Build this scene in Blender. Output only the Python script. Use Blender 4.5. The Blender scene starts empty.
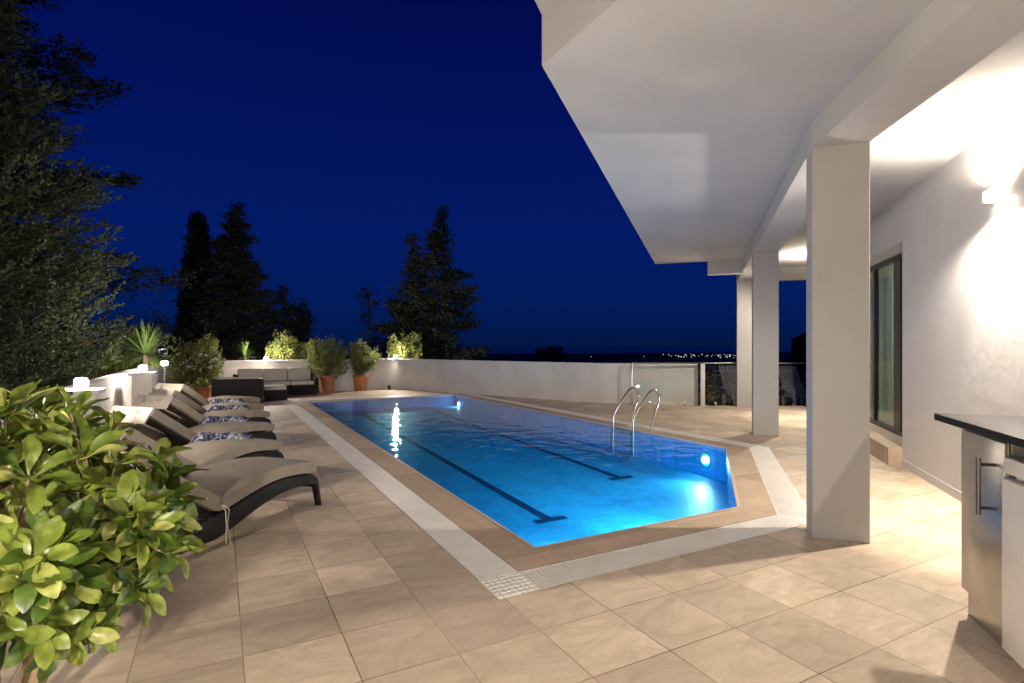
import bpy, bmesh, math, random
from mathutils import Vector, Matrix
random.seed(7)
R = math.radians
C = bpy.context.scene.collection
H = 1.6                                    # eye height
YAW = R(28)
cy_, sy_ = math.cos(YAW), math.sin(YAW)

def VW(l, d, z=0.0):                       # sideways / forward metres -> world
    return Vector((l*cy_ + d*sy_, -l*sy_ + d*cy_, z))
PO = VW(2.487, 4.56)                       # foot of the first pillar
HU = Vector((math.sin(R(47)), math.cos(R(47)), 0))     # along the house
HV = Vector((math.sin(R(137)), math.cos(R(137)), 0))   # towards the house wall
def HW(a, b, z=0.0): return PO + HU*a + HV*b + Vector((0, 0, z))

# ------------------------------------------------------------------ helpers
class MB:
    def __init__(s): s.v = []; s.f = []; s.t = []; s.tint = 0.5; s.m = []; s.mi = 0
    def add(s, vs, fs):
        n = len(s.v); s.v += [tuple(p) for p in vs]; s.t += [s.tint]*len(vs)
        s.f += [tuple(i+n for i in f) for f in fs]; s.m += [s.mi]*len(fs)
    def box(s, c, size, rz=0.0, M=None):
        x, y, z = size[0]/2, size[1]/2, size[2]/2
        vs = [Vector((i*x, j*y, k*z)) for k in (-1, 1) for j in (-1, 1) for i in (-1, 1)]
        T = M if M is not None else Matrix.Rotation(rz, 4, 'Z')
        vs = [T @ p + Vector(c) for p in vs]
        s.add(vs, [(0,2,3,1),(4,5,7,6),(0,1,5,4),(2,6,7,3),(0,4,6,2),(1,3,7,5)])
    def prism(s, poly, z0, z1):
        n = len(poly); a = sum(poly[i][0]*poly[(i+1)%n][1]-poly[(i+1)%n][0]*poly[i][1] for i in range(n))
        if a < 0: poly = poly[::-1]
        vs = [(p[0], p[1], z0) for p in poly] + [(p[0], p[1], z1) for p in poly]
        fs = [tuple(range(n))[::-1], tuple(range(n, 2*n))] + [(i, (i+1)%n, (i+1)%n+n, i+n) for i in range(n)]
        s.add(vs, fs)
    def tube(s, pts, r, seg=8, cap=True):
        pts = [Vector(p) for p in pts]; n = len(pts)
        rs = r if isinstance(r, (list, tuple)) else [r]*n
        vs = []; fs = []; up = None
        for i, p in enumerate(pts):
            t = (pts[min(i+1, n-1)] - pts[max(i-1, 0)]).normalized()
            if up is None:
                up = t.orthogonal().normalized()
            up = (up - t*up.dot(t)).normalized(); w = t.cross(up)
            for k in range(seg):
                a = 2*math.pi*k/seg
                vs.append(p + (up*math.cos(a) + w*math.sin(a))*rs[i])
        for i in range(n-1):
            for k in range(seg):
                k2 = (k+1) % seg
                fs.append((i*seg+k, i*seg+k2, (i+1)*seg+k2, (i+1)*seg+k))
        if cap: fs += [tuple(range(seg))[::-1], tuple(range((n-1)*seg, n*seg))]
        s.add(vs, fs)
    def lathe(s, c, prof, seg=32):
        vs = []; fs = []; c = Vector(c)
        for r, z in prof:
            for k in range(seg):
                a = 2*math.pi*k/seg; vs.append(c + Vector((r*math.cos(a), r*math.sin(a), z)))
        for i in range(len(prof)-1):
            for k in range(seg):
                k2 = (k+1) % seg; fs.append((i*seg+k, i*seg+k2, (i+1)*seg+k2, (i+1)*seg+k))
        s.add(vs, fs)
    def strip(s, prof, y0, y1):             # closed outline in x,z swept across y
        n = len(prof)
        vs = [(p[0], y0, p[1]) for p in prof] + [(p[0], y1, p[1]) for p in prof]
        s.add(vs, [tuple(range(n)), tuple(range(n, 2*n))[::-1]] + [((i+1)%n, i, i+n, (i+1)%n+n) for i in range(n)])
    def build(s, name, mat, parent=None, local=False, bevel=0, seg=2, smooth=False, angle=35):
        me = bpy.data.meshes.new(name)
        off = Vector((0, 0, 0))
        if parent is not None and not local:
            q = parent
            while q: off += q.location; q = q.parent
        me.from_pydata([(p[0]-off.x, p[1]-off.y, p[2]-off.z) for p in s.v], [], s.f)
        if len(set(s.t)) > 1:
            at = me.attributes.new('tint', 'FLOAT', 'POINT'); at.data.foreach_set('value', s.t)
        mats = mat if isinstance(mat, list) else [mat]
        for m in mats: me.materials.append(m)
        if len(mats) > 1: me.polygons.foreach_set('material_index', s.m)
        if bevel:
            bm = bmesh.new(); bm.from_mesh(me)
            bmesh.ops.recalc_face_normals(bm, faces=bm.faces)
            es = [e for e in bm.edges if len(e.link_faces) == 2 and e.calc_face_angle(0) > R(30)]
            bmesh.ops.bevel(bm, geom=es, offset=bevel, segments=seg, profile=.5, affect='EDGES', clamp_overlap=True)
            bm.to_mesh(me); bm.free()
        if smooth or bevel:
            me.polygons.foreach_set('use_smooth', [True]*len(me.polygons))
            me.set_sharp_from_angle(angle=R(angle))
        me.update()
        o = bpy.data.objects.new(name, me); C.objects.link(o)
        if parent is not None: o.parent = parent
        return o
def thing(name, label, cat, loc=(0,0,0), rz=0, group=None):
    o = bpy.data.objects.new(name, None); C.objects.link(o); o.location = loc; o.rotation_euler = (0,0,rz)
    o.empty_display_size = .2
    return tag(o, label, cat, group)
def tag(o, label=None, cat=None, group=None, kind=None):
    if label: o['label'] = label
    if cat: o['category'] = cat
    if group: o['group'] = group
    if kind: o['kind'] = kind
    return o
def dup(root, loc, rz, label=None):
    r = root.copy(); C.objects.link(r); r.location = loc; r.rotation_euler = (0,0,rz)
    if label: r['label'] = label
    def rec(a, b):
        for ch in [q for q in bpy.data.objects if q.parent == a]:
            c = ch.copy(); C.objects.link(c); c.parent = b; rec(ch, c)
    rec(root, r); return r

# ------------------------------------------------------------------ materials
def node(nt, t, **k):
    n = nt.nodes.new(t)
    for a, b in k.items(): setattr(n, a, b)
    return n
def mat(name, col, rough=.6, metal=0, spec=.5, var=0, vscale=3, bump=0, bscale=40, tint=None, trans=0, noise_detail=4, emit=None, estr=0, fine=0):
    m = bpy.data.materials.new(name); m.use_nodes = True; nt = m.node_tree; b = nt.nodes['Principled BSDF']
    b.inputs['Base Color'].default_value = (*col, 1); b.inputs['Roughness'].default_value = rough
    b.inputs['Metallic'].default_value = metal; b.inputs['Specular IOR Level'].default_value = spec
    tc = node(nt, 'ShaderNodeTexCoord')
    last = None
    if var:
        n = node(nt, 'ShaderNodeTexNoise'); n.inputs['Scale'].default_value = vscale; n.inputs['Detail'].default_value = noise_detail
        nt.links.new(tc.outputs['Object'], n.inputs['Vector'])
        mr = node(nt, 'ShaderNodeMapRange'); mr.inputs[1].default_value = .3; mr.inputs[2].default_value = .7
        mr.inputs[3].default_value = 1-var; mr.inputs[4].default_value = 1+var
        nt.links.new(n.outputs['Fac'], mr.inputs[0])
        mx = node(nt, 'ShaderNodeVectorMath', operation='SCALE'); mx.inputs[0].default_value = col
        nt.links.new(mr.outputs[0], mx.inputs['Scale']); last = mx.outputs[0]
        nt.links.new(last, b.inputs['Base Color'])
    if tint:
        at = node(nt, 'ShaderNodeAttribute'); at.attribute_name = 'tint'
        cr = node(nt, 'ShaderNodeValToRGB'); e = cr.color_ramp.elements
        e[0].color = (*tint[0], 1); e[1].color = (*tint[-1], 1)
        for i, c in enumerate(tint[1:-1]): q = e.new((i+1)/(len(tint)-1)); q.color = (*c, 1)
        nt.links.new(at.outputs['Fac'], cr.inputs[0]); last = cr.outputs[0]
        nt.links.new(last, b.inputs['Base Color'])
    if bump:
        n = node(nt, 'ShaderNodeTexNoise'); n.inputs['Scale'].default_value = bscale; n.inputs['Detail'].default_value = 5
        nt.links.new(tc.outputs['Object'], n.inputs['Vector'])
        bp = node(nt, 'ShaderNodeBump'); bp.inputs['Strength'].default_value = bump; bp.inputs['Distance'].default_value = .01
        nt.links.new(n.outputs['Fac'], bp.inputs['Height']); nt.links.new(bp.outputs[0], b.inputs['Normal'])
    if emit:
        b.inputs['Emission Color'].default_value = (*emit, 1); b.inputs['Emission Strength'].default_value = estr
    if trans:
        tr = node(nt, 'ShaderNodeBsdfTranslucent'); ms = node(nt, 'ShaderNodeMixShader'); ms.inputs[0].default_value = trans
        if last: nt.links.new(last, tr.inputs[0])
        else: tr.inputs[0].default_value = (*col, 1)
        nt.links.new(b.outputs[0], ms.inputs[1]); nt.links.new(tr.outputs[0], ms.inputs[2])
        nt.links.new(ms.outputs[0], nt.nodes['Material Output'].inputs[0])
    return m
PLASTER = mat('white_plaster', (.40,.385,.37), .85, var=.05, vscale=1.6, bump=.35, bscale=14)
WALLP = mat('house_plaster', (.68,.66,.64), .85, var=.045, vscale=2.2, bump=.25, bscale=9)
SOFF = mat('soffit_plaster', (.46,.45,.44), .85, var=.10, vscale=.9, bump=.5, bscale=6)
PARA = mat('parapet_plaster', (.62,.58,.55), .85, var=.08, vscale=1.4, bump=.4, bscale=12)
STEEL = mat('stainless_steel', (.62,.60,.57), .22, metal=1)
BRUSH = mat('brushed_steel', (.50,.47,.43), .3, metal=1, var=.06, vscale=5, bump=.08, bscale=30)
DARKM = mat('dark_aluminium', (.025,.022,.02), .4)
TERRA = mat('terracotta', (.42,.17,.075), .8, var=.15, vscale=9, bump=.3, bscale=60)
SOIL = mat('potting_soil', (.03,.02,.015), .95, bump=.8, bscale=60)
DBARK = mat('dark_bark', (.035,.027,.02), .95, bump=.6, bscale=30)
BARK = mat('bark', (.13,.09,.06), .9, var=.25, vscale=14, bump=.8, bscale=40)
FAB = mat('beige_fabric', (.31,.265,.215), .9, spec=.2, var=.06, vscale=9, bump=.25, bscale=90)
FABL = mat('pale_fabric', (.52,.47,.41), .9, spec=.2, var=.04, vscale=9, bump=.25, bscale=90)
STONE = mat('black_granite', (.010,.010,.011), .6, spec=.12, var=.3, vscale=60)
WHITEA = mat('white_enamel', (.72,.70,.66), .3)
BLACKR = mat('black_rubber', (.012,.012,.012), .6)
CURT = mat('pale_curtain', (.62,.72,.62), .9, var=.08, vscale=3, trans=.45)
GROUND = mat('dark_earth', (.03,.028,.018), .95, var=.4, vscale=.8, bump=.8, bscale=6)
HILLM = mat('hill_scrub', (.006,.008,.006), .95, var=.5, vscale=.05)

def wicker():
    m = bpy.data.materials.new('dark_wicker'); m.use_nodes = True; nt = m.node_tree; b = nt.nodes['Principled BSDF']
    b.inputs['Base Color'].default_value = (.015,.012,.010,1); b.inputs['Roughness'].default_value = .45
    tc = node(nt, 'ShaderNodeTexCoord')
    w1 = node(nt, 'ShaderNodeTexWave', bands_direction='X'); w1.inputs['Scale'].default_value = 22; w1.inputs['Distortion'].default_value = .3
    w2 = node(nt, 'ShaderNodeTexWave', bands_direction='Z'); w2.inputs['Scale'].default_value = 26; w2.inputs['Distortion'].default_value = .3
    for w in (w1, w2): nt.links.new(tc.outputs['Object'], w.inputs['Vector'])
    mx = node(nt, 'ShaderNodeMath', operation='MULTIPLY'); nt.links.new(w1.outputs['Fac'], mx.inputs[0]); nt.links.new(w2.outputs['Fac'], mx.inputs[1])
    bp = node(nt, 'ShaderNodeBump'); bp.inputs['Strength'].default_value = .9; bp.inputs['Distance'].default_value = .012
    nt.links.new(mx.outputs[0], bp.inputs['Height']); nt.links.new(bp.outputs[0], b.inputs['Normal'])
    cr = node(nt, 'ShaderNodeValToRGB'); cr.color_ramp.elements[0].color = (.004,.003,.0025,1); cr.color_ramp.elements[1].color = (.035,.025,.019,1)
    nt.links.new(mx.outputs[0], cr.inputs[0]); nt.links.new(cr.outputs[0], b.inputs['Base Color'])
    return m
WICK = wicker()

def tile_mat(name, c1, c2, grout, size=.494, ox=.60, oy=1.66, mortar=.006, dark=1.0, rot=0):
    m = bpy.data.materials.new(name); m.use_nodes = True; nt = m.node_tree; b = nt.nodes['Principled BSDF']; L = nt.links.new
    g = node(nt, 'ShaderNodeNewGeometry')
    mp = node(nt, 'ShaderNodeMapping'); mp.inputs['Location'].default_value = (-ox, -oy, 0); L(g.outputs['Position'], mp.inputs[0])
    br = node(nt, 'ShaderNodeTexBrick'); br.offset = 0; br.squash = 1
    br.inputs['Scale'].default_value = 1; br.inputs['Brick Width'].default_value = size; br.inputs['Row Height'].default_value = size
    br.inputs['Mortar Size'].default_value = mortar/2; br.inputs['Mortar Smooth'].default_value = .15; br.inputs['Bias'].default_value = 0
    br.inputs['Color1'].default_value = (0,0,0,1); br.inputs['Color2'].default_value = (1,1,1,1); br.inputs['Mortar'].default_value = (.5,.5,.5,1)
    L(mp.outputs[0], br.inputs['Vector'])
    sep = node(nt, 'ShaderNodeSeparateXYZ'); L(mp.outputs[0], sep.inputs[0])
    cell = []
    for i in (0, 1):
        dv = node(nt, 'ShaderNodeMath', operation='DIVIDE'); dv.inputs[1].default_value = size; L(sep.outputs[i], dv.inputs[0])
        fl = node(nt, 'ShaderNodeMath', operation='FLOOR'); L(dv.outputs[0], fl.inputs[0]); cell.append(fl)
    cb = node(nt, 'ShaderNodeCombineXYZ'); L(cell[0].outputs[0], cb.inputs[0]); L(cell[1].outputs[0], cb.inputs[1])
    wn = node(nt, 'ShaderNodeTexWhiteNoise'); L(cb.outputs[0], wn.inputs['Vector'])
    # veins: stretched noise offset per tile
    sc = node(nt, 'ShaderNodeVectorMath', operation='SCALE'); sc.inputs['Scale'].default_value = 13; L(wn.outputs['Color'], sc.inputs[0])
    ad = node(nt, 'ShaderNodeVectorMath', operation='ADD'); L(g.outputs['Position'], ad.inputs[0]); L(sc.outputs[0], ad.inputs[1])
    m2 = node(nt, 'ShaderNodeMapping'); m2.inputs['Scale'].default_value = (1.5, 3.0, 1); m2.inputs['Rotation'].default_value = (0,0,R(18)); L(ad.outputs[0], m2.inputs[0])
    n1 = node(nt, 'ShaderNodeTexNoise'); n1.inputs['Scale'].default_value = 1.6; n1.inputs['Detail'].default_value = 9; n1.inputs['Roughness'].default_value = .68; n1.inputs['Distortion'].default_value = 1.6; L(m2.outputs[0], n1.inputs['Vector'])
    n2 = node(nt, 'ShaderNodeTexNoise'); n2.inputs['Scale'].default_value = 90; n2.inputs['Detail'].default_value = 3; L(g.outputs['Position'], n2.inputs['Vector'])
    n3 = node(nt, 'ShaderNodeTexNoise'); n3.inputs['Scale'].default_value = .7; n3.inputs['Detail'].default_value = 5; L(g.outputs['Position'], n3.inputs['Vector'])
    cr = node(nt, 'ShaderNodeValToRGB'); e = cr.color_ramp.elements; e[0].position = .32; e[0].color = (*c2, 1); e[1].position = .62; e[1].color = (*c1, 1)
    L(n1.outputs['Fac'], cr.inputs[0])
    def mr(src, lo, hi, a=0., z=1.):
        q = node(nt, 'ShaderNodeMapRange'); q.inputs[1].default_value = a; q.inputs[2].default_value = z; q.inputs[3].default_value = lo; q.inputs[4].default_value = hi; L(src, q.inputs[0]); return q.outputs[0]
    def mul(a, b_):
        q = node(nt, 'ShaderNodeMath', operation='MULTIPLY'); L(a, q.inputs[0]); L(b_, q.inputs[1]); return q.outputs[0]
    k = mul(mul(mr(wn.outputs['Value'], .76*dark, 1.08*dark), mr(n2.outputs['Fac'], .93, 1.07, .3, .7)), mr(n3.outputs['Fac'], .86, 1.1, .3, .7))
    v = node(nt, 'ShaderNodeVectorMath', operation='SCALE'); L(cr.outputs[0], v.inputs[0]); L(k, v.inputs['Scale'])
    mx = node(nt, 'ShaderNodeMix', data_type='RGBA'); L(br.outputs['Fac'], mx.inputs[0]); L(v.outputs[0], mx.inputs[6])
    gm = node(nt, 'ShaderNodeVectorMath', operation='SCALE'); gm.inputs[0].default_value = grout
    n4 = node(nt, 'ShaderNodeTexNoise'); n4.inputs['Scale'].default_value = 1.1; L(g.outputs['Position'], n4.inputs['Vector'])
    L(mr(n4.outputs['Fac'], .35, 1.5, .38, .62), gm.inputs['Scale']); L(gm.outputs[0], mx.inputs[7])
    L(mx.outputs[2], b.inputs['Base Color'])
    L(mr(n1.outputs["Fac"], .58, .74), b.inputs['Roughness']); b.inputs['Specular IOR Level'].default_value = .35
    iv = node(nt, 'ShaderNodeMath', operation='MULTIPLY_ADD'); iv.inputs[1].default_value = -1; L(br.outputs['Fac'], iv.inputs[0])
    L(mr(n1.outputs['Fac'], .85, 1.0), iv.inputs[2])
    n5 = node(nt, 'ShaderNodeMath', operation='MULTIPLY_ADD'); n5.inputs[1].default_value = .08; L(n2.outputs['Fac'], n5.inputs[0]); L(iv.outputs[0], n5.inputs[2])
    bp = node(nt, 'ShaderNodeBump'); bp.inputs['Strength'].default_value = .5; bp.inputs['Distance'].default_value = .006
    L(n5.outputs[0], bp.inputs['Height']); L(bp.outputs[0], b.inputs['Normal'])
    return m
DECK = tile_mat('sandstone_tiles', (.74,.605,.455), (.55,.435,.315), (.32,.225,.14))
COPE = tile_mat('coping_tiles', (.62,.475,.335), (.52,.385,.26), (.38,.27,.17), size=.988, mortar=.003)
GRATE = mat('white_grate', (.82,.78,.72), .5, var=.06, vscale=4)
CHAN = mat('gutter_channel', (.05,.04,.035), .8)

def glassy(name, tint, rough=.01, ior=1.45):
    m = bpy.data.materials.new(name); m.use_nodes = True; nt = m.node_tree; L = nt.links.new
    nt.nodes.remove(nt.nodes['Principled BSDF'])
    t = node(nt, 'ShaderNodeBsdfTransparent'); t.inputs[0].default_value = (*tint, 1)
    g = node(nt, 'ShaderNodeBsdfGlossy'); g.inputs['Roughness'].default_value = rough
    f = node(nt, 'ShaderNodeFresnel'); ge = node(nt, 'ShaderNodeNewGeometry'); ir = node(nt, 'ShaderNodeMapRange')
    ir.inputs[3].default_value = ior; ir.inputs[4].default_value = 1/ior; L(ge.outputs['Backfacing'], ir.inputs[0]); L(ir.outputs[0], f.inputs[0])
    ms = node(nt, 'ShaderNodeMixShader')
    L(f.outputs[0], ms.inputs[0]); L(t.outputs[0], ms.inputs[1]); L(g.outputs[0], ms.inputs[2]); L(ms.outputs[0], nt.nodes['Material Output'].inputs[0])
    return m, nt, f, g
DGLASS = glassy('door_glass', (.90,.95,.93), .01, 1.22)[0]
GLASS = glassy('clear_glass', (.95,.97,.96))[0]
def water():
    m, nt, f, g = glassy('pool_water', (.46,.87,1.0), .035, 1.33); L = nt.links.new
    ge = node(nt, 'ShaderNodeNewGeometry')
    n = node(nt, 'ShaderNodeTexNoise'); n.inputs['Scale'].default_value = 2.6; n.inputs['Detail'].default_value = 3; L(ge.outputs['Position'], n.inputs['Vector'])
    bp = node(nt, 'ShaderNodeBump'); bp.inputs['Strength'].default_value = .4; bp.inputs['Distance'].default_value = .05
    L(n.outputs['Fac'], bp.inputs['Height']); L(bp.outputs[0], g.inputs['Normal'])
    return m
WATER = water()

def basin_mat(name, col, k=1.0):
    m = bpy.data.materials.new(name); m.use_nodes = True; nt = m.node_tree; b = nt.nodes['Principled BSDF']; L = nt.links.new
    ge = node(nt, 'ShaderNodeNewGeometry')
    vo = node(nt, 'ShaderNodeTexVoronoi', feature='SMOOTH_F1'); vo.inputs['Scale'].default_value = 2.6
    n = node(nt, 'ShaderNodeTexNoise'); n.inputs['Scale'].default_value = 3; n.inputs['Detail'].default_value = 4
    L(ge.outputs['Position'], n.inputs['Vector'])
    ad = node(nt, 'ShaderNodeVectorMath', operation='ADD'); L(ge.outputs['Position'], ad.inputs[0]); L(n.outputs['Color'], ad.inputs[1]); L(ad.outputs[0], vo.inputs['Vector'])
    br = node(nt, 'ShaderNodeTexBrick'); br.offset = 0; br.inputs['Scale'].default_value = 1; br.inputs['Brick Width'].default_value = .05; br.inputs['Row Height'].default_value = .05
    br.inputs['Mortar Size'].default_value = .002; br.inputs['Color1'].default_value = (.88,.88,.88,1); br.inputs['Color2'].default_value = (1.1,1.1,1.1,1); br.inputs['Mortar'].default_value = (.8,.8,.8,1)
    L(ge.outputs['Position'], br.inputs['Vector'])
    mr = node(nt, 'ShaderNodeMapRange'); mr.inputs[1].default_value = 0; mr.inputs[2].default_value = .9; mr.inputs[3].default_value = .78; mr.inputs[4].default_value = 1.22; L(vo.outputs['Distance'], mr.inputs[0])  # cloudy caustic light painted into the mosaic colour
    v = node(nt, 'ShaderNodeVectorMath', operation='SCALE'); v.inputs[0].default_value = [c*k for c in col]; L(mr.outputs[0], v.inputs['Scale'])
    v2 = node(nt, 'ShaderNodeVectorMath', operation='MULTIPLY'); L(v.outputs[0], v2.inputs[0]); L(br.outputs['Color'], v2.inputs[1])
    L(v2.outputs[0], b.inputs['Base Color']); b.inputs['Roughness'].default_value = .5
    return m
BASIN = basin_mat('blue_mosaic', (.05,.48,.92)); BWALL = basin_mat('shaded_blue_mosaic', (.012,.25,.62)); LANE = basin_mat('dark_blue_mosaic', (.004,.06,.16))  # walls use a darkened copy of the floor mosaic, shade in the colour
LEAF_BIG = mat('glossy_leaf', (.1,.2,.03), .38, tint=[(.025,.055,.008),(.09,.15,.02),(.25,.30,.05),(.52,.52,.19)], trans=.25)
LEAF_SM = mat('shrub_leaf', (.1,.2,.03), .6, tint=[(.06,.085,.02),(.17,.20,.045),(.33,.34,.09)], trans=.3)
LEAF_Y = mat('yucca_leaf', (.1,.2,.03), .5, tint=[(.06,.12,.02),(.16,.24,.06)], trans=.15)
LEAF_C = mat('conifer_needles', (.05,.08,.03), .75, tint=[(.004,.008,.003),(.016,.028,.009),(.045,.068,.020)])  # tint contrast paints lit plumes and dark gaps into the boughs
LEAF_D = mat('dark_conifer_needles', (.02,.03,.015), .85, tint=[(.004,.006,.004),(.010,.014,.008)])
FLOWER = mat('white_petal', (.75,.72,.66), .7)
def mottle(m, k0, k1, sc):
    nt = m.node_tree; b = nt.nodes['Principled BSDF']; L = nt.links.new; src = b.inputs['Base Color'].links[0].from_socket
    tc = node(nt, 'ShaderNodeTexCoord'); n = node(nt, 'ShaderNodeTexNoise'); n.inputs['Scale'].default_value = sc; n.inputs['Detail'].default_value = 5; L(tc.outputs['Object'], n.inputs['Vector'])
    r = node(nt, 'ShaderNodeMapRange'); r.inputs[1].default_value = .3; r.inputs[2].default_value = .7; r.inputs[3].default_value = k0; r.inputs[4].default_value = k1; L(n.outputs['Fac'], r.inputs[0])
    v = node(nt, 'ShaderNodeVectorMath', operation='SCALE'); L(src, v.inputs[0]); L(r.outputs[0], v.inputs['Scale'])
    for l in list(src.links):
        if l.to_node != v: t = l.to_socket; L(v.outputs[0], t)
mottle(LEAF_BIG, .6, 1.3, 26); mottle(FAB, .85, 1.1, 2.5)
def glow(name, col, s):
    m = bpy.data.materials.new(name); m.use_nodes = True; b = m.node_tree.nodes['Principled BSDF']
    b.inputs['Base Color'].default_value = (.8,.8,.8,1); b.inputs['Emission Color'].default_value = (*col, 1); b.inputs['Emission Strength'].default_value = s
    return m
LAMPG = glow('lit_diffuser', (1,.9,.74), 60); POOLG = glow('lit_lens', (.85,.95,1), 120); TOWNG = glow('town_glow', (.95,.93,1), 1.6)
def towel_mat():
    m = mat('blue_towel', (.6,.6,.65), .95, spec=.1, bump=.5, bscale=120); nt = m.node_tree; b = nt.nodes['Principled BSDF']; L = nt.links.new
    tc = node(nt, 'ShaderNodeTexCoord'); w = node(nt, 'ShaderNodeTexNoise'); w.inputs['Scale'].default_value = 9; w.inputs['Distortion'].default_value = 2.5; w.inputs['Detail'].default_value = 3
    L(tc.outputs['Object'], w.inputs['Vector'])
    cr = node(nt, 'ShaderNodeValToRGB'); cr.color_ramp.interpolation = 'EASE'; e = cr.color_ramp.elements
    e[0].position = .42; e[0].color = (.025,.033,.075,1); e[1].position = .64; e[1].color = (.36,.37,.43,1)
    L(w.outputs['Fac'], cr.inputs[0]); L(cr.outputs[0], b.inputs['Base Color']); return m
TOWEL = towel_mat()

def lamp(kind, loc, power, col=(1,.87,.72), radius=.03, parent=None, rot=None, **k):
    d = bpy.data.lights.new('lamp_light', kind); d.energy = power; d.color = col
    if kind == 'AREA': d.size = radius
    else: d.shadow_soft_size = radius
    for a, b in k.items(): setattr(d, a, b)
    o = bpy.data.objects.new('bulb', d); C.objects.link(o); o.location = loc
    if rot: o.rotation_euler = rot
    if parent: o.parent = parent
    return o

# ------------------------------------------------------------------ setting: deck, gutter, pool
def offset_poly(poly, d):                  # outward for counter-clockwise
    n = len(poly); out = []
    for i in range(n):
        p0, p1, p2 = Vector(poly[i-1]), Vector(poly[i]), Vector(poly[(i+1)%n])
        a = (p1-p0).normalized(); b = (p2-p1).normalized()
        na = Vector((a.y, -a.x)); nb = Vector((b.y, -b.x)); bis = (na+nb).normalized()
        out.append(tuple(p1 + bis*(d/bis.dot(na))))
    return out
POOL = [(2.2,3.74), (4.5,3.74), (6.93,5.98), (6.62,16.4), (2.2,16.35)]
def ring_fill(outer, inner, z):
    bm = bmesh.new(); es = []
    for lp in (outer, inner):
        if not lp: continue
        vs = [bm.verts.new((p[0], p[1], z)) for p in lp]
        es += [bm.edges.new((vs[i], vs[(i+1)%len(vs)])) for i in range(len(vs))]
    bmesh.ops.triangle_fill(bm, use_beauty=True, edges=es)
    for f in bm.faces:
        f.normal_update()
        if f.normal.z < 0: f.normal_flip()
    return bm
def bm_obj(bm, name, m, parent=None):
    me = bpy.data.meshes.new(name)
    if parent: bmesh.ops.translate(bm, verts=bm.verts, vec=-parent.location)
    bm.to_mesh(me); bm.free(); me.materials.append(m)
    o = bpy.data.objects.new(name, me); C.objects.link(o)
    if parent: o.parent = parent
    return o
TERR = [(-1.45,-6), (-1.45,19.66), (5.63,19.66), (9.27,12.25), (9.92,11.7), (11.31,10.5), (13.6,9.15), (17.5,6.9), (12,-9), (4,-9)]
o_cope = offset_poly(POOL, .34); o_gut = offset_poly(POOL, .65)
g, t_ = o_gut, TERR; mb = MB()
for f in ([t_[0],g[0],g[4],t_[1]], [t_[1],g[4],g[3],t_[2]], [t_[2],g[3],t_[3]], [t_[3],g[3],g[2],t_[4]], [t_[4],g[2],t_[5]], [t_[5],g[2],t_[6]], [t_[6],g[2],t_[7]], [g[2],g[1],t_[8],t_[7]], [g[1],g[0],t_[9],t_[8]], [g[0],t_[0],t_[9]]):
    a_ = sum(f[i][0]*f[(i+1)%len(f)][1]-f[(i+1)%len(f)][0]*f[i][1] for i in range(len(f)))
    if a_ < 0: f = f[::-1]
    mb.add([(p[0],p[1],0) for p in f], [tuple(range(len(f)))])
tag(mb.build('patio', DECK), kind='structure')
mb = MB()
for lp, z0, z1, out in ((TERR, -1.6, -.005, 1),):
    n = len(lp)
    for i in range(n):
        p, q = lp[i], lp[(i+1)%n]
        mb.add([(p[0],p[1],z0),(q[0],q[1],z0),(q[0],q[1],z1),(p[0],p[1],z1)], [(0,1,2,3)])
tag(mb.build('patio_retaining_wall', PARA), kind='structure')

pool = thing('swimming_pool', 'long blue swimming pool lit from under water, with a cut-off corner', 'swimming pool', (4.5,10,0))
DEP = -.52
mb = MB(); n = len(POOL)
def dz(y): return DEP + max(0, y-6.0)/10.4*.20       # the floor rises towards the far, shallow end
NB = 12
ys_ = [5.98+(16.35-5.98)*k/NB for k in range(NB+1)]
mb.add([(2.2,3.74,DEP),(4.5,3.74,DEP),(6.93,5.98,DEP),(2.2,5.98,DEP)], [(0,1,2,3)])
for k in range(NB):
    ya, yb = ys_[k], ys_[k+1]; xr = lambda y: 6.93-.31*(y-5.98)/10.4
    mb.add([(2.2,ya,dz(ya)),(xr(ya),ya,dz(ya)),(xr(yb),yb,dz(yb)),(2.2,yb,dz(yb))], [(0,1,2,3)])
mb.build('basin', BASIN, pool)
mb = MB()
for i in range(n):
    p, q = POOL[i], POOL[(i+1)%n]
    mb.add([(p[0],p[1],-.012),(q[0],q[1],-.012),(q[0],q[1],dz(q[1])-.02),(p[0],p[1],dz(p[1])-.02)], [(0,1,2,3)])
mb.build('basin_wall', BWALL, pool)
def ring(outer, inner, z, name, m):
    mb = MB(); n = len(outer)
    for i in range(n):
        j = (i+1)%n; mb.add([(*inner[i],z),(*outer[i],z),(*outer[j],z),(*inner[j],z)], [(0,1,2,3)])
    return mb.build(name, m, pool)
ring(o_cope, offset_poly(POOL, .03), .006, 'coping', COPE)
mb = MB()
inn = POOL; oo = offset_poly(POOL, .032)
for i in range(n):
    j = (i+1) % n
    mb.add([(*inn[i],.010),(*inn[j],.010),(*oo[j],.010),(*oo[i],.010)], [(3,2,1,0)])
    mb.add([(*inn[i],.010),(*inn[j],.010),(*inn[j],-.02),(*inn[i],-.02)], [(0,1,2,3)])
mb.build('edge_trim', mat('cream_trim', (.62,.50,.38), .5), pool)
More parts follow.
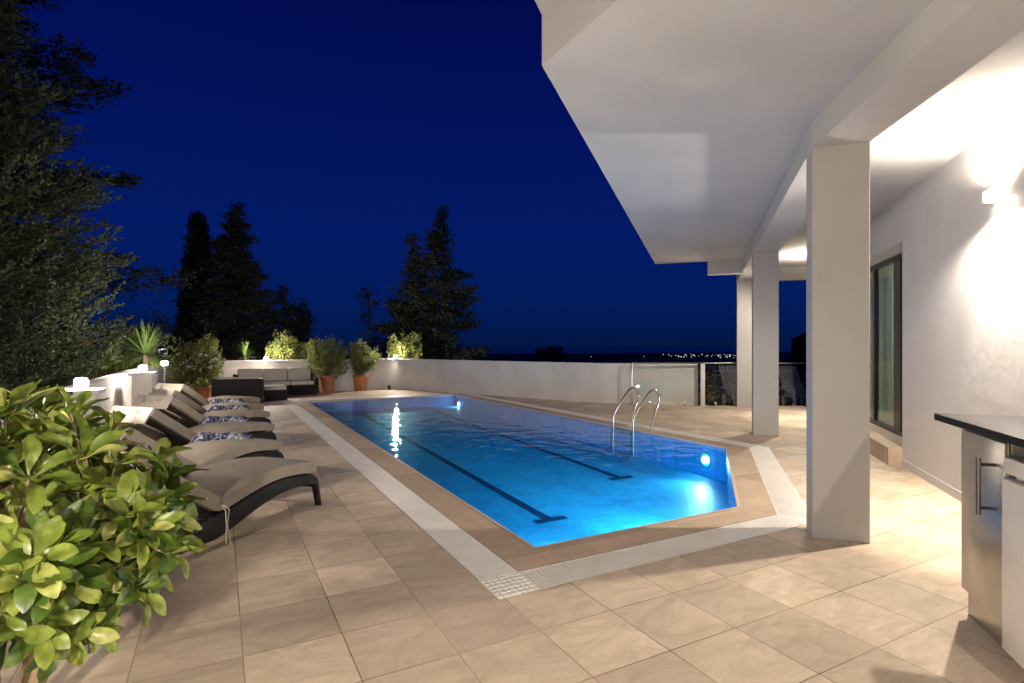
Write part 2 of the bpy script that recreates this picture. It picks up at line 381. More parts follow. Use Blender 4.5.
# channel and grate
ring(o_gut, o_cope, -.03, 'gutter_channel', CHAN)
gi = offset_poly(POOL, .343); go = offset_poly(POOL, .647)
for i in range(n):
    j = (i+1) % n; mb = MB()
    a, b = Vector(gi[i]), Vector(gi[j]); A, B = Vector(go[i]), Vector(go[j])
    d = (b-a); Ln = d.length; d.normalize(); nrm = Vector((d.y, -d.x))
    w = .304; pitch = .034; k = 0
    s = 0.0
    while s < Ln:
        p0 = a + d*s; p1 = a + d*min(s+(.019 if i < 2 else .028), Ln)
        mb.prism([tuple(p0), tuple(p1), tuple(p1+nrm*w), tuple(p0+nrm*w)], -.022, .003); s += pitch
    for off in (.0, w-.012, w*.5):           # side rails tying the bars
        mb.prism([tuple(a+nrm*off), tuple(b+nrm*off), tuple(b+nrm*(off+.012)), tuple(a+nrm*(off+.012))], -.024, -.002 if off == w*.5 else .0045)
    mb.build('overflow_grate', GRATE, pool)
    # corner piece: perforated plate
    mc = MB(); nprev = Vector((Vector(gi[i])-Vector(gi[i-1])).normalized()); n0 = Vector((nprev.y, -nprev.x))
    g0, G = Vector(gi[i]), Vector(go[i]); e1, e2 = g0+n0*w, g0+nrm*w
    mc.prism([tuple(g0), tuple(e1), tuple(G), tuple(e2)], -.022, .001)
    for r_ in range(7):
        for q_ in range(6):
            f1 = (r_+.5)/7; f2 = (q_+.5)/6
            c = g0.lerp(e1, f1).lerp(e2.lerp(G, f1), f2)
            mc.box((c.x, c.y, .003), (.028, .026, .006), math.atan2(n0.y, n0.x))
    mc.build('grate_corner', GRATE, pool)
for x, y0, y1 in ((3.53,5.7,15.3), (5.58,6.9,15.3)):
    mb = MB(); Y_ = [y0] + [y for y in ys_ if y0 < y < y1] + [y1]
    for ya, yb in zip(Y_, Y_[1:]): mb.add([(x-.06,ya,dz(ya)+.006),(x+.06,ya,dz(ya)+.006),(x+.06,yb,dz(yb)+.006),(x-.06,yb,dz(yb)+.006)], [(0,1,2,3)])
    for yy in (y0, y1):
        s_ = -1 if yy == y0 else 1
        z = dz(yy)+.012; mb.add([(x-.22,yy,z),(x+.22,yy,z),(x+.22,yy+s_*.12,z),(x-.22,yy+s_*.12,z)], [(0,1,2,3)] if s_ > 0 else [(3,2,1,0)])
    mb.build('lane_line', LANE, pool)
mb = MB(); mb.add([(p[0],p[1],-.022) for p in offset_poly(POOL, -.001)], [tuple(range(n))])
tag(mb.build('pool_water', WATER), kind='structure')
# underwater lamps: x, y, facing; last one unseen, added to brighten the near floor
for k, (x, y, fx, fy, pw) in enumerate(((6.905,6.36,-1,-.3,240), (6.62,16.0,-1,-.1,25), (2.9,3.76,.1,1,420), (4.0,3.76,.45,1,950))):
    mb = MB(); f = Vector((fx,fy,0)).normalized(); fw = Vector((-1,0,0)) if k < 2 else (Vector((0,1,0)) if k in (2,3) else Vector((1,0,0)))
    c = Vector((x,y,-.25)); side = Vector((-fw.y,fw.x,0))
    seg = 24
    for r0, r1, off in ((.115,.135,.012),):
        vs = []
        for q in range(seg):
            a = 2*math.pi*q/seg; dd = side*math.cos(a)+Vector((0,0,math.sin(a)))
            vs += [c+fw*off+dd*r0, c+fw*off+dd*r1, c+dd*r1]
        mb.add(vs, [(q*3,q*3+1,((q+1)%seg)*3+1,((q+1)%seg)*3) for q in range(seg)] + [(q*3+1,q*3+2,((q+1)%seg)*3+2,((q+1)%seg)*3+1) for q in range(seg)])
    rim = mb.build('underwater_light', STEEL, pool, smooth=True)
    mb = MB(); mb.add([c+fw*.010+(side*math.cos(2*math.pi*q/seg)+Vector((0,0,math.sin(2*math.pi*q/seg))))*.055 for q in range(seg)], [tuple(range(seg))])
    ln = mb.build('lens', POOLG, rim, local=True); ln.data.transform(Matrix.Translation(-pool.location))
    L_ = lamp('SPOT', c+fw*.06, pw, (.46,.80,1.0), .08, spot_size=R(104 if k == 0 else 92), spot_blend=1.0)
    L_.rotation_euler = Vector((f.x,f.y,.22 if k == 0 else -.22)).to_track_quat('-Z','Y').to_euler()
    L_.parent = rim; L_.location = c+fw*.06-pool.location

# ladder
lx, ly = 6.84, 8.35
lad = thing('pool_ladder', 'stainless steel ladder with two arched handrails over the pool edge', 'ladder', (lx,ly,0))
for yy in (8.44, 7.86):
    mb = MB()
    ctrl = [(7.10,0.0),(7.15,.12),(7.24,.35),(7.32,.52),(7.33,.64),(7.26,.73),(7.16,.75),(7.07,.70),(6.95,.56),(6.80,.38),(6.72,.26),(6.70,.1),(6.70,-.5)]
    cs = [Vector((x, yy, z)) for x, z in ctrl]
    path = []
    for i in range(len(cs)-1):               # Catmull-Rom
        p0, p1, p2, p3 = cs[max(i-1,0)], cs[i], cs[i+1], cs[min(i+2,len(cs)-1)]
        for t in (0, .25, .5, .75):
            path.append(.5*((2*p1)+(p2-p0)*t+(2*p0-5*p1+4*p2-p3)*t*t+(3*p1-p0-3*p2+p3)*t**3))
    path.append(cs[-1]); mb.tube(path, .021, 12); mb.lathe((7.10,yy,.006), [(.0,.02),(.04,.018),(.045,.0)], 16)
    mb.build('handrail', STEEL, lad, smooth=True)
for z in (-.05, -.27, -.47):
    mb = MB(); mb.box((6.69, 8.15, z), (.09, .55, .025)); mb.build('step', STEEL, lad, bevel=.006)

# ------------------------------------------------------------------ house
house = thing('house', 'white rendered house with deep flat eaves carried on square pillars beside the pool', 'house', HW(0,1.64))
def hp(ab): return [tuple(HW(a,b).xy) for a, b in ab]
BZ, SZ, CZ, TZ = 3.235, 3.45, 3.57, 3.88
nb = lambda t, w: (-.982*t + .19*w, .19*t + .982*w)      # the near beam is turned eleven degrees
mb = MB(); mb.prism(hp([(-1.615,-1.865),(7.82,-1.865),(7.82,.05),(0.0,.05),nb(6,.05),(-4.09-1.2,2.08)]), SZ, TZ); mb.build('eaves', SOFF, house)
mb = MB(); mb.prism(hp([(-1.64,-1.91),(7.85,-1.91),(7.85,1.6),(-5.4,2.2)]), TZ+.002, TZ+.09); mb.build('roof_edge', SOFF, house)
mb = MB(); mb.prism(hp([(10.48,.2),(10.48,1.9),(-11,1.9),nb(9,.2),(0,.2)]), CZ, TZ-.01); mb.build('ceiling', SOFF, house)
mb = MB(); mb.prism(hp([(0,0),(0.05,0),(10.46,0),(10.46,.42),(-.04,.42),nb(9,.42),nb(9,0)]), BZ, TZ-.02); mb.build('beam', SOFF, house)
mb = MB(); mb.prism(hp([(10.2,.421),(10.45,.421),(10.45,1.65),(10.2,1.65)]), BZ, CZ-.002); mb.build('cross_beam', SOFF, house)
mb = MB(); mb.prism(hp([(7.825,-.735),(8.1,-.735),(8.1,-.002),(7.825,-.002)]), 3.17, TZ-.03); mb.build('cross_beam', SOFF, house)
for a in (0, 5.52, 10.2):
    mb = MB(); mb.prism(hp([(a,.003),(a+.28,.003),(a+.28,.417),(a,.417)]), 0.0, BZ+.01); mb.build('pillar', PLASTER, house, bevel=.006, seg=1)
# wall with a recessed sliding door
DA0, DA1, DZ0, DZ1 = 3.42, 8.6, .24, 2.97
mb = MB()
mb.prism(hp([(-11,1.64),(DA0,1.64),(DA0,2.1),(-11,2.1)]), -.02, CZ+.01)
mb.prism(hp([(DA1,1.64),(10.45,1.64),(10.45,2.1),(DA1,2.1)]), -.02, CZ+.01)
mb.prism(hp([(DA0,1.64),(DA1,1.64),(DA1,2.098),(DA0,2.098)]), DZ1, CZ+.01)
mb.build('wall', WALLP, house)
mb = MB(); mb.prism(hp([(DA0+.0,1.48),(DA1,1.48),(DA1,2.1),(DA0+.0,2.1)]), -.01, DZ0); 
mb.build('doorstep', DECK, house, bevel=.006, seg=1)
mb = MB()
mb.prism(hp([(-11,1.634),(DA0-.002,1.634),(DA0-.002,1.642),(-11,1.642)]), -.01, .10)
mb.prism(hp([(DA1+.002,1.634),(10.45,1.634),(10.45,1.642),(DA1+.002,1.642)]), -.01, .10)
mb.build('skirting', WALLP, house, bevel=.004, seg=1)
mb = MB(); fb0, fb1 = 1.93, 2.0
def fr(a0, a1, z0, z1, b0=fb0, b1=fb1): mb.prism(hp([(a0,b0),(a1,b0),(a1,b1),(a0,b1)]), z0, z1)
fr(DA0+.002, DA0+.09, DZ0+.001, DZ1-.001); fr(DA1-.09, DA1-.002, DZ0+.001, DZ1-.001)
fr(DA0+.09, DA1-.09, DZ1-.08, DZ1-.001); fr(DA0+.09, DA1-.09, DZ0+.001, DZ0+.07)
for s0, s1 in ((4.50,4.80),(5.80,5.92),(7.1,7.2)): fr(s0, s1, DZ0+.07, DZ1-.08)
dr = mb.build('sliding_door', DARKM, house, bevel=.004, seg=1)
mb = MB()
for a0, a1 in ((DA0+.09,4.50),(4.80,5.80),(5.92,7.1),(7.2,DA1-.09)): fr(a0, a1, DZ0+.07, DZ1-.08, 1.955, 1.965)
mb.build('pane', DGLASS, dr, local=True).data.transform(Matrix.Translation(-house.location))
mb = MB(); N = 120; vs = []; fs = []
for i in range(N+1):
    a = DA0+.16+(DA1-DA0-.2)*i/N; b = 2.15+.022*math.sin(i*.9)+.01*math.sin(i*.37)
    vs += [HW(a,b,DZ0+.02), HW(a,b,DZ1-.02)]
    if i: fs.append((2*i-2,2*i,2*i+1,2*i-1))
mb.add(vs, fs); mb.build('curtain', CURT, dr, local=True, smooth=True).data.transform(Matrix.Translation(-house.location))
mb = MB(); rp = [(DA0,2.102),(DA1,2.102),(DA1,4.5),(DA0,4.5)]; rv = [HW(x,y,.1) for x,y in rp]+[HW(x,y,CZ) for x,y in rp]
mb.add(rv, [(0,1,2,3),(4,7,6,5),(1,5,6,2),(2,6,7,3),(3,7,4,0)]); mb.build('room', WALLP, house)
lamp('POINT', HW(5.0,2.9,2.4)-house.location, 22, radius=.1, parent=house)  # unseen room light, added so the curtain glows

def wall_lamp(a, label, power=75):
    p = HW(a, 1.64, 2.93); t = thing('wall_lamp', label, 'wall lamp', p, 0, 'wall lamps under the eaves')
    mb = MB(); ang = math.atan2(HU.y, HU.x)
    mb.box(HW(a,1.575,2.93), (.27,.09,.10), ang); mb.box(HW(a,1.63,2.93), (.10,.03,.08), ang)
    mb.build('housing', glow('lamp_housing', (1,.85,.65), 1.1), t, bevel=.006)
    for s, pw in ((1,power*.55),(-1,power)):
        mb = MB(); mb.box(HW(a,1.575,2.93+s*.053), (.22,.06,.004), ang); mb.build('diffuser', LAMPG, t)
        for size, bl, k, dz, db in ((R(64),.3,.75,.062,1.585),(R(168),.35,1.0,.09,1.515)):
            L_ = lamp('SPOT', HW(a,db,2.93+s*dz)-p, pw*k, radius=.03, parent=t, spot_size=size, spot_blend=bl)
            if s > 0 and k == 1.0: L_.data.spot_blend = .6
            dv = Vector((0,0,s)) - HV*(.6 if k == 1.0 and bl > .3 and s < 0 else 0); L_.rotation_euler = dv.to_track_quat('-Z','Y').to_euler()
    return t
A1 = (-1.9*math.sin(R(0)))
l1 = (4.40-2.487, 5.06-4.56)               # lamp seen at the right edge
a1 = l1[0]*math.sin(R(19))+l1[1]*math.cos(R(19))
WL = 480
wall_lamp(a1-.27, 'lit white box lamp on the house wall above the bar counter', WL)
wall_lamp(8.2, 'lit white box lamp on the house wall past the sliding door', WL*.8)
wall_lamp(-6.6, 'unseen box lamp added on the house wall behind the camera as fill light', WL*.85)  # out of view, added as fill for the near terrace

# ------------------------------------------------------------------ parapet walls, lamps, fence
PH = 1.10
def thick_wall(pts, w, z0, z1, name, label, inward=1):
    mb = MB(); out = []
    n = len(pts)
    for i, p in enumerate(pts):
        p = Vector(p); d0 = (p-Vector(pts[i-1])).normalized() if i else None; d1 = (Vector(pts[i+1])-p).normalized() if i < n-1 else None
        nn = [Vector((-d.y, d.x)) for d in (d0, d1) if d]
        b = sum(nn, Vector((0,0))).normalized(); out.append(tuple(p + b*(w/b.dot(nn[0]))))
    mb.prism(list(pts)+out[::-1], z0, z1)
    return tag(mb.build(name, PARA, bevel=.012), label, 'wall')
thick_wall([(-1.45,-6), (-1.45,19.66), (5.63,19.66), (9.27,12.25), (9.92,11.7), (11.2,10.56)], .2, -1.7, PH, 'parapet_wall', 'low white rendered wall with a flat top running round the terrace')
def garden_lamp(x, y, z, label, power=26, ped=None, post=False):
    t = thing('garden_lamp', label, 'garden lamp', (x,y,z), 0, 'lit lamps along the terrace wall')
    if ped:
        mb = MB(); mb.box((x,y,z/2-.001), (ped,ped,z-.06)); mb.box((x,y,z-.035), (ped+.08,ped+.08,.05)); mb.build('pedestal', PARA, t, bevel=.008)
    if post:
        mb = MB(); mb.tube([(x,y,z-1.05),(x,y,z)], .014, 8); mb.build('post', STEEL, t)
    mb = MB(); mb.lathe((x,y,z), [(0,0.001),(.075,.001),(.075,.012),(.03,.016),(.03,.02)], 20); mb.build('base', BRUSH, t, smooth=True); mb = MB(); mb.lathe((x,y,z), [(.0,.112),(.055,.106),(.06,.10),(0,.098)], 20)
    mb.build('cap', BRUSH, t, smooth=True)
    mb = MB(); mb.lathe((x,y,z), [(.05,.018),(.062,.035),(.062,.08),(.05,.097)], 20); mb.build('diffuser', LAMPG, t, smooth=True)
    lamp('POINT', (0,0,.19), power, radius=.07, parent=t)
def ptop(px, py, z): d = 550*(H-z)/(py-345); return VW((px-512)*d/550, d)
GL = 135
garden_lamp(-1.27, 7.15, 1.15, 'lit lamp on the square wall pedestal nearest the leafy plant', GL, .28)
garden_lamp(-1.27, 3.55, 1.15, 'unseen lamp added on a wall pedestal left of the large leafy plant to light the near deck', GL*.8, .34)  # out of view, added to light the lower left deck
garden_lamp(-1.27, -.05, 1.15, 'unseen lamp added on a wall pedestal behind the camera to light the deck and plant', GL*4.2, .34)  # strong unseen lamp, added to brighten the near deck and plant
garden_lamp(-1.12, 10.9, 1.16, 'lit lamp on the wall pedestal in front of the spiky yucca', GL, .28)
garden_lamp(-1.0, 13.3, 1.17, 'lit lamp on a thin post left of the potted flowering shrub', GL*.8, None, True)
garden_lamp(1.35, 19.75, 1.11, 'lit lamp on the back wall behind the wicker sofa', GL*2, None)
garden_lamp(5.68, 19.74, 1.11, 'lit lamp on the corner of the back wall right of the terracotta pots', GL*2, None)
# small floor spot at the foot of the wall
t = thing('floor_spotlight', 'small black spotlight on the floor at the foot of the corner wall', 'spotlight', (5.35,19.4,0))
mb = MB(); mb.lathe((5.35,19.4,0), [(0,.0),(.06,.001),(.06,.02),(.02,.03),(.02,.07)], 16); mb.build('base', BLACKR, t, smooth=True)
mb = MB(); mb.tube([(5.35,19.36,.09),(5.35,19.46,.12)], [.05,.055], 16); mb.build('head', BLACKR, t, smooth=True)

# glass fence
fence = thing('glass_fence', 'glass balustrade with slim steel posts and top rail at the end of the terrace', 'fence', (11.31,10.35,0))
FP = [(9.80,11.55), (11.20,10.40), (12.35,9.72), (13.5,9.03), (17.3,6.80)]
for i, p in enumerate(FP[:-1]):
    mb = MB(); wide = .11 if i == 1 else .035
    q = Vector(FP[i+1])-Vector(p); mb.box((p[0],p[1],.555), (wide,.05,1.10), math.atan2(q.y,q.x)); mb.box((p[0],p[1],.006), (wide+.06,.10,.012), math.atan2(q.y,q.x))
    mb.build('post', PARA if i == 1 else BRUSH, fence, bevel=.003)
for i in range(len(FP)-1):
    a, b = Vector(FP[i]), Vector(FP[i+1]); d = (b-a).normalized(); ang = math.atan2(d.y, d.x); m = (a+b)/2; Ln = (b-a).length
    mb = MB(); mb.box((m.x,m.y,1.125), (Ln-.002,.05,.035), ang); mb.build('top_rail', DARKM if i == 0 else BRUSH, fence, bevel=.003)
    mb = MB(); mb.box((m.x,m.y,.58), (Ln-.16,.012,.98), ang); mb.build('glass_panel', GLASS, fence)
    for f in (.25, .75): mb = MB(); c = a.lerp(b, f); mb.box((c.x,c.y,.055), (.06,.05,.10), ang); mb.build('glass_clamp', STEEL, fence, bevel=.004)

# ------------------------------------------------------------------ bar counter
bar = thing('bar_counter', 'outdoor bar counter with a black stone top and stainless steel cupboard', 'counter', HW(-1.6,.9))
def hb(l, d): v = (l-2.487, d-4.56); return (v[0]*math.sin(R(19))+v[1]*math.cos(R(19)), v[0]*math.cos(R(19))-v[1]*math.sin(R(19)))
ca, cb = hb(2.69, 3.30)                    # near-left foot of the steel door
ta, tb = hb(2.738, 3.57)
mb = MB(); mb.prism(hp([(ta,tb),(ta,1.638),(-3.3,1.638),(-3.3,tb)]), 1.115, 1.158); mb.build('countertop', STONE, bar, bevel=.004)
mb = MB(); mb.prism(hp([(ca,cb+.025),(ca,1.636),(ca-.52,1.636),(ca-.52,cb+.025)]), .15, 1.113); mb.build('carcass', BRUSH, bar)
mb = MB(); mb.prism(hp([(ca-.012,cb+.035),(ca-.012,1.636),(ca-.52,1.636),(ca-.52,cb+.035)]), 0, .149); mb.build('plinth', BRUSH, bar)
mb = MB(); mb.prism(hp([(ca-.012,cb),(ca-.012,cb+.022),(ca-.505,cb+.022),(ca-.505,cb)]), .155, 1.095); do = mb.build('door', BRUSH, bar, bevel=.003)
mb = MB(); ha = ca-.42
ang = math.atan2(HU.y, HU.x)
mb.tube([HW(ha,cb-.075,.70),HW(ha,cb-.075,1.0)], .012, 12)
for z in (.735, .965): mb.tube([HW(ha,cb-.075,z),HW(ha,cb,z)], .009, 10)
h_ = mb.build('handle', mat('dark_steel', (.16,.15,.14), .3, metal=1), do, local=True, smooth=True); h_.data.transform(Matrix.Translation(-bar.location))
fa = ca-.545
fr_ = thing('fridge', 'white undercounter fridge standing right of the steel cupboard', 'fridge', HW(fa-.3,cb+.3))
mb = MB(); mb.prism(hp([(fa,cb+.03),(fa,cb+.6),(fa-.6,cb+.6),(fa-.6,cb+.03)]), .02, 1.03); mb.build('body', WHITEA, fr_, bevel=.006)
mb = MB(); mb.prism(hp([(fa,cb-.03),(fa,cb+.022),(fa-.6,cb+.022),(fa-.6,cb-.03)]), .06, .93); mb.build('door', WHITEA, fr_, bevel=.012, seg=3)
mb = MB(); mb.prism(hp([(fa,cb-.02),(fa,cb+.025),(fa-.6,cb+.025),(fa-.6,cb-.02)]), .955, 1.035); mb.build('top_panel', WHITEA, fr_, bevel=.006)

# ------------------------------------------------------------------ sun loungers
def arc_pts(fn, x0, x1, n): return [(x0+(x1-x0)*i/n, fn(x0+(x1-x0)*i/n)) for i in range(n+1)]
def seat_z(x): # underside of the seat cushion: dip at the hip, crest, gentle fall to the foot
    u_ = max(0, min(1, x/1.15)); return .27 + .115*math.sin(min(u_/.62,1)*math.pi/2)**1.3 - (.05*((u_-.62)/.38)**1.6 if u_ > .62 else 0)
def cushion(x0, x1, fn, t, w, name, m, parent, flip=False, ny=8, nx=22):
    mb = MB(); vs = []; fs = []; P = []
    for i in range(nx+1):
        u_ = i/nx; x = x0+(x1-x0)*u_; e = min(u_, 1-u_)*nx
        bx_ = 1 if e > 1.2 else (0.80+.20*math.sqrt(max(0,1-(1-e/1.2)**2)))
        for j in range(ny+1):
            v = j/ny; y = (v-.5)*w; ey = min(v,1-v)*ny
            by = 1 if ey > 1.1 else (.80+.20*math.sqrt(max(0,1-(1-ey/1.1)**2)))
            z = fn(x); pf = 1+.10*math.sin(math.pi*v)*math.sin(math.pi*u_)
            P.append((x, y, z, t*.5*bx_*by*pf))
    top = [(p[0], p[1], p[2]+t*.5+p[3]) for p in P]; bot = [(p[0], p[1], p[2]+t*.5-t*.5*min(1,p[3]/(t*.5))) for p in P]
    k = len(P); vs = top+bot; a = ny+1
    for i in range(nx):
        for j in range(ny):
            q = (i*a+j, (i+1)*a+j, (i+1)*a+j+1, i*a+j+1); fs.append(q); fs.append(tuple(k+z for z in q[::-1]))
    for i in range(nx):
        fs.append((i*a, i*a+k, (i+1)*a+k, (i+1)*a)); fs.append((i*a+ny, (i+1)*a+ny, (i+1)*a+ny+k, i*a+ny+k))
    for j in range(ny):
        fs.append((j, j+1, j+1+k, j+k)); fs.append((nx*a+j, nx*a+j+k, nx*a+j+1+k, nx*a+j+1))
    mb.add(vs, fs); return mb.build(name, m, parent, local=True, smooth=True, angle=60)
LW = .70
def make_lounger(loc, rz, label, back=35):
    t = thing('sun_lounger', label, 'sun lounger', loc, rz, 'sun loungers in a row beside the pool')
    cushion(0.02, 1.17, seat_z, .13, LW, 'seat_cushion', FAB, t)
    ang = R(back); cb_, sb_ = math.cos(ang), math.sin(ang)
    bc = cushion(-.86, .0, lambda x: 0, .13, LW, 'back_cushion', FAB, t)
    T = Matrix.Translation((.0,0,.275)) @ Matrix.Rotation(ang, 4, 'Y')
    bc.data.transform(T)
    # hood of the cushion folded over the head end, with its ties
    mb = MB(); mb.box((-.875,0,.01), (.03,LW-.02,.21)); fl = mb.build('cushion_hood', FABL, t, local=True, bevel=.012); fl.data.transform(T)
    for y in (-.18, .18): mb = MB(); mb.tube([T@Vector((-.90,y,.06)),T@Vector((-.93,y*.6,.0)),T@Vector((-.84,y*1.3,-.07)),T@Vector((-.5,y*1.2,-.035))], .013, 6); mb.build('strap', FABL, fl, local=True, smooth=True)
    # back panel
    mb = MB(); mb.box((-.43,0,-.02), (.86,LW-.06,.035)); bp_ = mb.build('back_panel', WICK, t, local=True, bevel=.01); bp_.data.transform(T)
    for s in (-1, 1): mb = MB(); mb.tube([T@Vector((-.55,s*.22,-.04)), Vector((-.52,s*.22,.17))], .011, 8); mb.build('back_prop', DARKM, t, local=True)
    # side rails
    top = arc_pts(lambda x: seat_z(x)-.004, 0, 1.13, 18)
    bot = arc_pts(lambda x: seat_z(x)-.10-.09*max(0,1-x/1.0), 0, 1.07, 18)
    for s in (-1, 1):
        prof = [(-.74,.22),(-.35,.235)] + top + [(1.18,.30),(1.205,.26),(1.255,.0),(1.225,.0),(1.175,.20),(1.14,.235),(1.10,bot[-1][1]-.005)] + bot[::-1] + [(-.35,.07),(-.74,.09)]
        mb = MB(); y = s*(LW/2-.035); mb.strip(prof, y-.035, y+.035); mb.build('side_rail', WICK, t, local=True, bevel=.012)
    mb = MB(); vs = []; fs = []
    for i, (x, z) in enumerate(arc_pts(lambda x: seat_z(x)-.006, -.02, 1.16, 20)):
        vs += [(x,-LW/2+.05,z),(x,LW/2-.05,z),(x,LW/2-.05,z-.03),(x,-LW/2+.05,z-.03)]
        if i: k = 4*i; fs += [(k-4,k,k+1,k-3),(k-1,k-2,k+2,k+3)]
    fs += [(0,1,2,3),(80,83,82,81)]; mb.add(vs, fs); mb.build('seat_panel', WICK, t, local=True)
    for cx_, cz_ in ((1.16,.25),(-.72,.16)): mb = MB(); mb.box((cx_,0,cz_), (.05,LW-.06,.09)); mb.build('cross_rail', WICK, t, local=True, bevel=.01)
    for s in (-1, 1):
        mb = MB(); y = s*(LW/2+.02); mb.tube([(-.68,y-.02,.11),(-.68,y+.02,.11)], .11, 28); mb.tube([(-.68,y-.025,.11),(-.68,y+.025,.11)], .03, 12)
        mb.build('wheel', BLACKR, t, local=True, bevel=.008)
    for dx in (0, .018):
        mb = MB(); mb.tube([(.02+dx,-LW/2-.01,.34),(.03+dx*2,-LW/2-.045,.30),(.035+dx*.5,-LW/2-.05,.18),(.03+dx*2.4,-LW/2-.05,.04-dx)], .005, 5)
        mb.build('tie', FABL, t, local=True, smooth=True)
    return t
RZ = R(42)
def lounger_at(px, py, rz=RZ, zt=.45):
    d = 550*(H-zt)/(py-345); p = VW((px-512)*d/550, d); o = Matrix.Rotation(rz,3,'Z') @ Vector((1.16,-LW/2,0)); return (p.x-o.x, p.y-o.y, 0)
LB = [(316,462,'sun lounger nearest the camera, with long white ties hanging from its cushion'),
      (281,441,'second sun lounger from the camera, with a rolled towel at its far edge'),
      (273.4,423.5,'third sun lounger from the camera, its pale cushion hood lit by the wall lamp'),
      (270,411.5,'fourth sun lounger from the camera, just behind the one with the brightly lit hood'),
      (263,404.4,'fifth sun lounger from the camera, second from the wicker sofa'),
      (260,398,'sun lounger farthest from the camera, in front of the dark wicker loveseat')]
spots = [lounger_at(*b[:2], rz=R(42 if i else 43)) for i, b in enumerate(LB)]
L0 = make_lounger(spots[0], R(43), LB[0][2])
for i in range(1, 6): dup(L0, spots[i], R(42+random.uniform(-1.5,1.5)), LB[i][2])
# towels on the loungers
def towel_mesh():
    mb = MB(); nx, ny = 36, 22; vs = []; fs = []
    rr = random.Random(3)
    for i in range(nx+1):
        for j in range(ny+1):
            u_, v = i/nx, j/ny; x = (u_-.5)*.62; y = (v-.5)*.30
            e = min(1, min(u_,1-u_)*9)*min(1, min(v,1-v)*6)
            z = .072*math.sqrt(e)*(1+.10*math.sin(x*23+y*9)+.16*math.sin(x*7-y*38)+.07*math.sin(x*50+2))
            vs.append((x+.012*math.sin(y*40), y+.02*math.sin(x*19)+.01*math.sin(x*47), max(z, .002)))
    for i in range(nx):
        for j in range(ny): a = i*(ny+1)+j; fs.append((a, a+ny+1, a+ny+2, a+1))
    mb.add(vs, fs); return mb
def tow(i, label):
    s = spots[i]; M = Matrix.Rotation(RZ,3,'Z'); p = Vector(s) + M@Vector((.78,.16,seat_z(.78)+.113))
    if i == 1: o = towel_mesh().build('rolled_towel', TOWEL, smooth=True, angle=80); tow.me = o.data
    else: o = bpy.data.objects.new('rolled_towel', tow.me); C.objects.link(o)
    o.location = p; o.rotation_euler = (0,0,R(-12+random.uniform(-6,6))); tag(o, label, 'towel', 'blue and white towels on the loungers')
tow(1, 'blue and white towel on the second lounger, nearest of the towels')
tow(2, 'blue and white towel on the third lounger, second nearest of the towels')
tow(3, 'blue and white towel on the fourth lounger, third nearest of the towels')
tow(4, 'blue and white towel on the fifth lounger, farthest of the towels')

# ------------------------------------------------------------------ wicker sofas
def gp(px, py, z=0): d = 550*(H-z)/(py-345); return VW((px-512)*d/550, d)
def sofa(loc, rz, n, w, label, group, ch=.65):
    t = thing('wicker_sofa', label, 'sofa', loc, rz, group)      # local: x along, -y is the front
    Lx = n*w
    mb = MB(); mb.box((0,0,.19), (Lx+.24,.80,.28)); mb.build('base', WICK, t, local=True, bevel=.02)
    mb = MB(); mb.box((0,.36,.46), (Lx+.24,.10,.46)); mb.build('back_frame', WICK, t, local=True, bevel=.025)
    for s in (-1, 1):
        mb = MB(); mb.box((s*(Lx/2+.07),-.04,.40), (.13,.74,.36)); mb.build('arm', WICK, t, local=True, bevel=.03)
    for k in range(n):
        x = (k-(n-1)/2)*w
        mb = MB(); mb.box((x,-.06,.40), (w-.012,.68,.13)); mb.build('seat_cushion', FABL, t, local=True, bevel=.035, seg=3)
        mb = MB(); mb.box((x,.24,ch), (w-.012,.16,.42), M=Matrix.Rotation(R(-10),4,'X')); mb.build('back_cushion', FABL, t, local=True, bevel=.045, seg=3)
    for sx in (-1,1):
        for sy in (-1,1): mb = MB(); mb.box((sx*(Lx/2+.05),sy*.33,.025), (.05,.05,.05)); mb.build('foot', DARKM, t, local=True)
    return t
s1 = VW(-7.55, 17.25)
sofa((s1.x+.15, s1.y+.05, 0), R(3), 3, .72, 'long dark wicker sofa with three beige back cushions facing the pool', 'wicker garden sofas')
s2 = gp(241, 405)
sofa((s2.x-.05, s2.y+.5, 0), R(178), 2, .50, 'dark wicker loveseat seen from behind, beyond the loungers', 'wicker garden sofas', .52)
ot = gp(276, 401)
t = thing('footstool', 'low wicker footstool with a beige cushion in front of the long sofa', 'footstool', (ot.x, ot.y+.3, 0), R(3))
mb = MB(); mb.box((0,0,.16), (.60,.55,.30)); mb.build('base', WICK, t, local=True, bevel=.02)
mb = MB(); mb.box((-.03,0,.37), (.60,.56,.12)); mb.build('cushion', FABL, t, local=True, bevel=.03, seg=3)

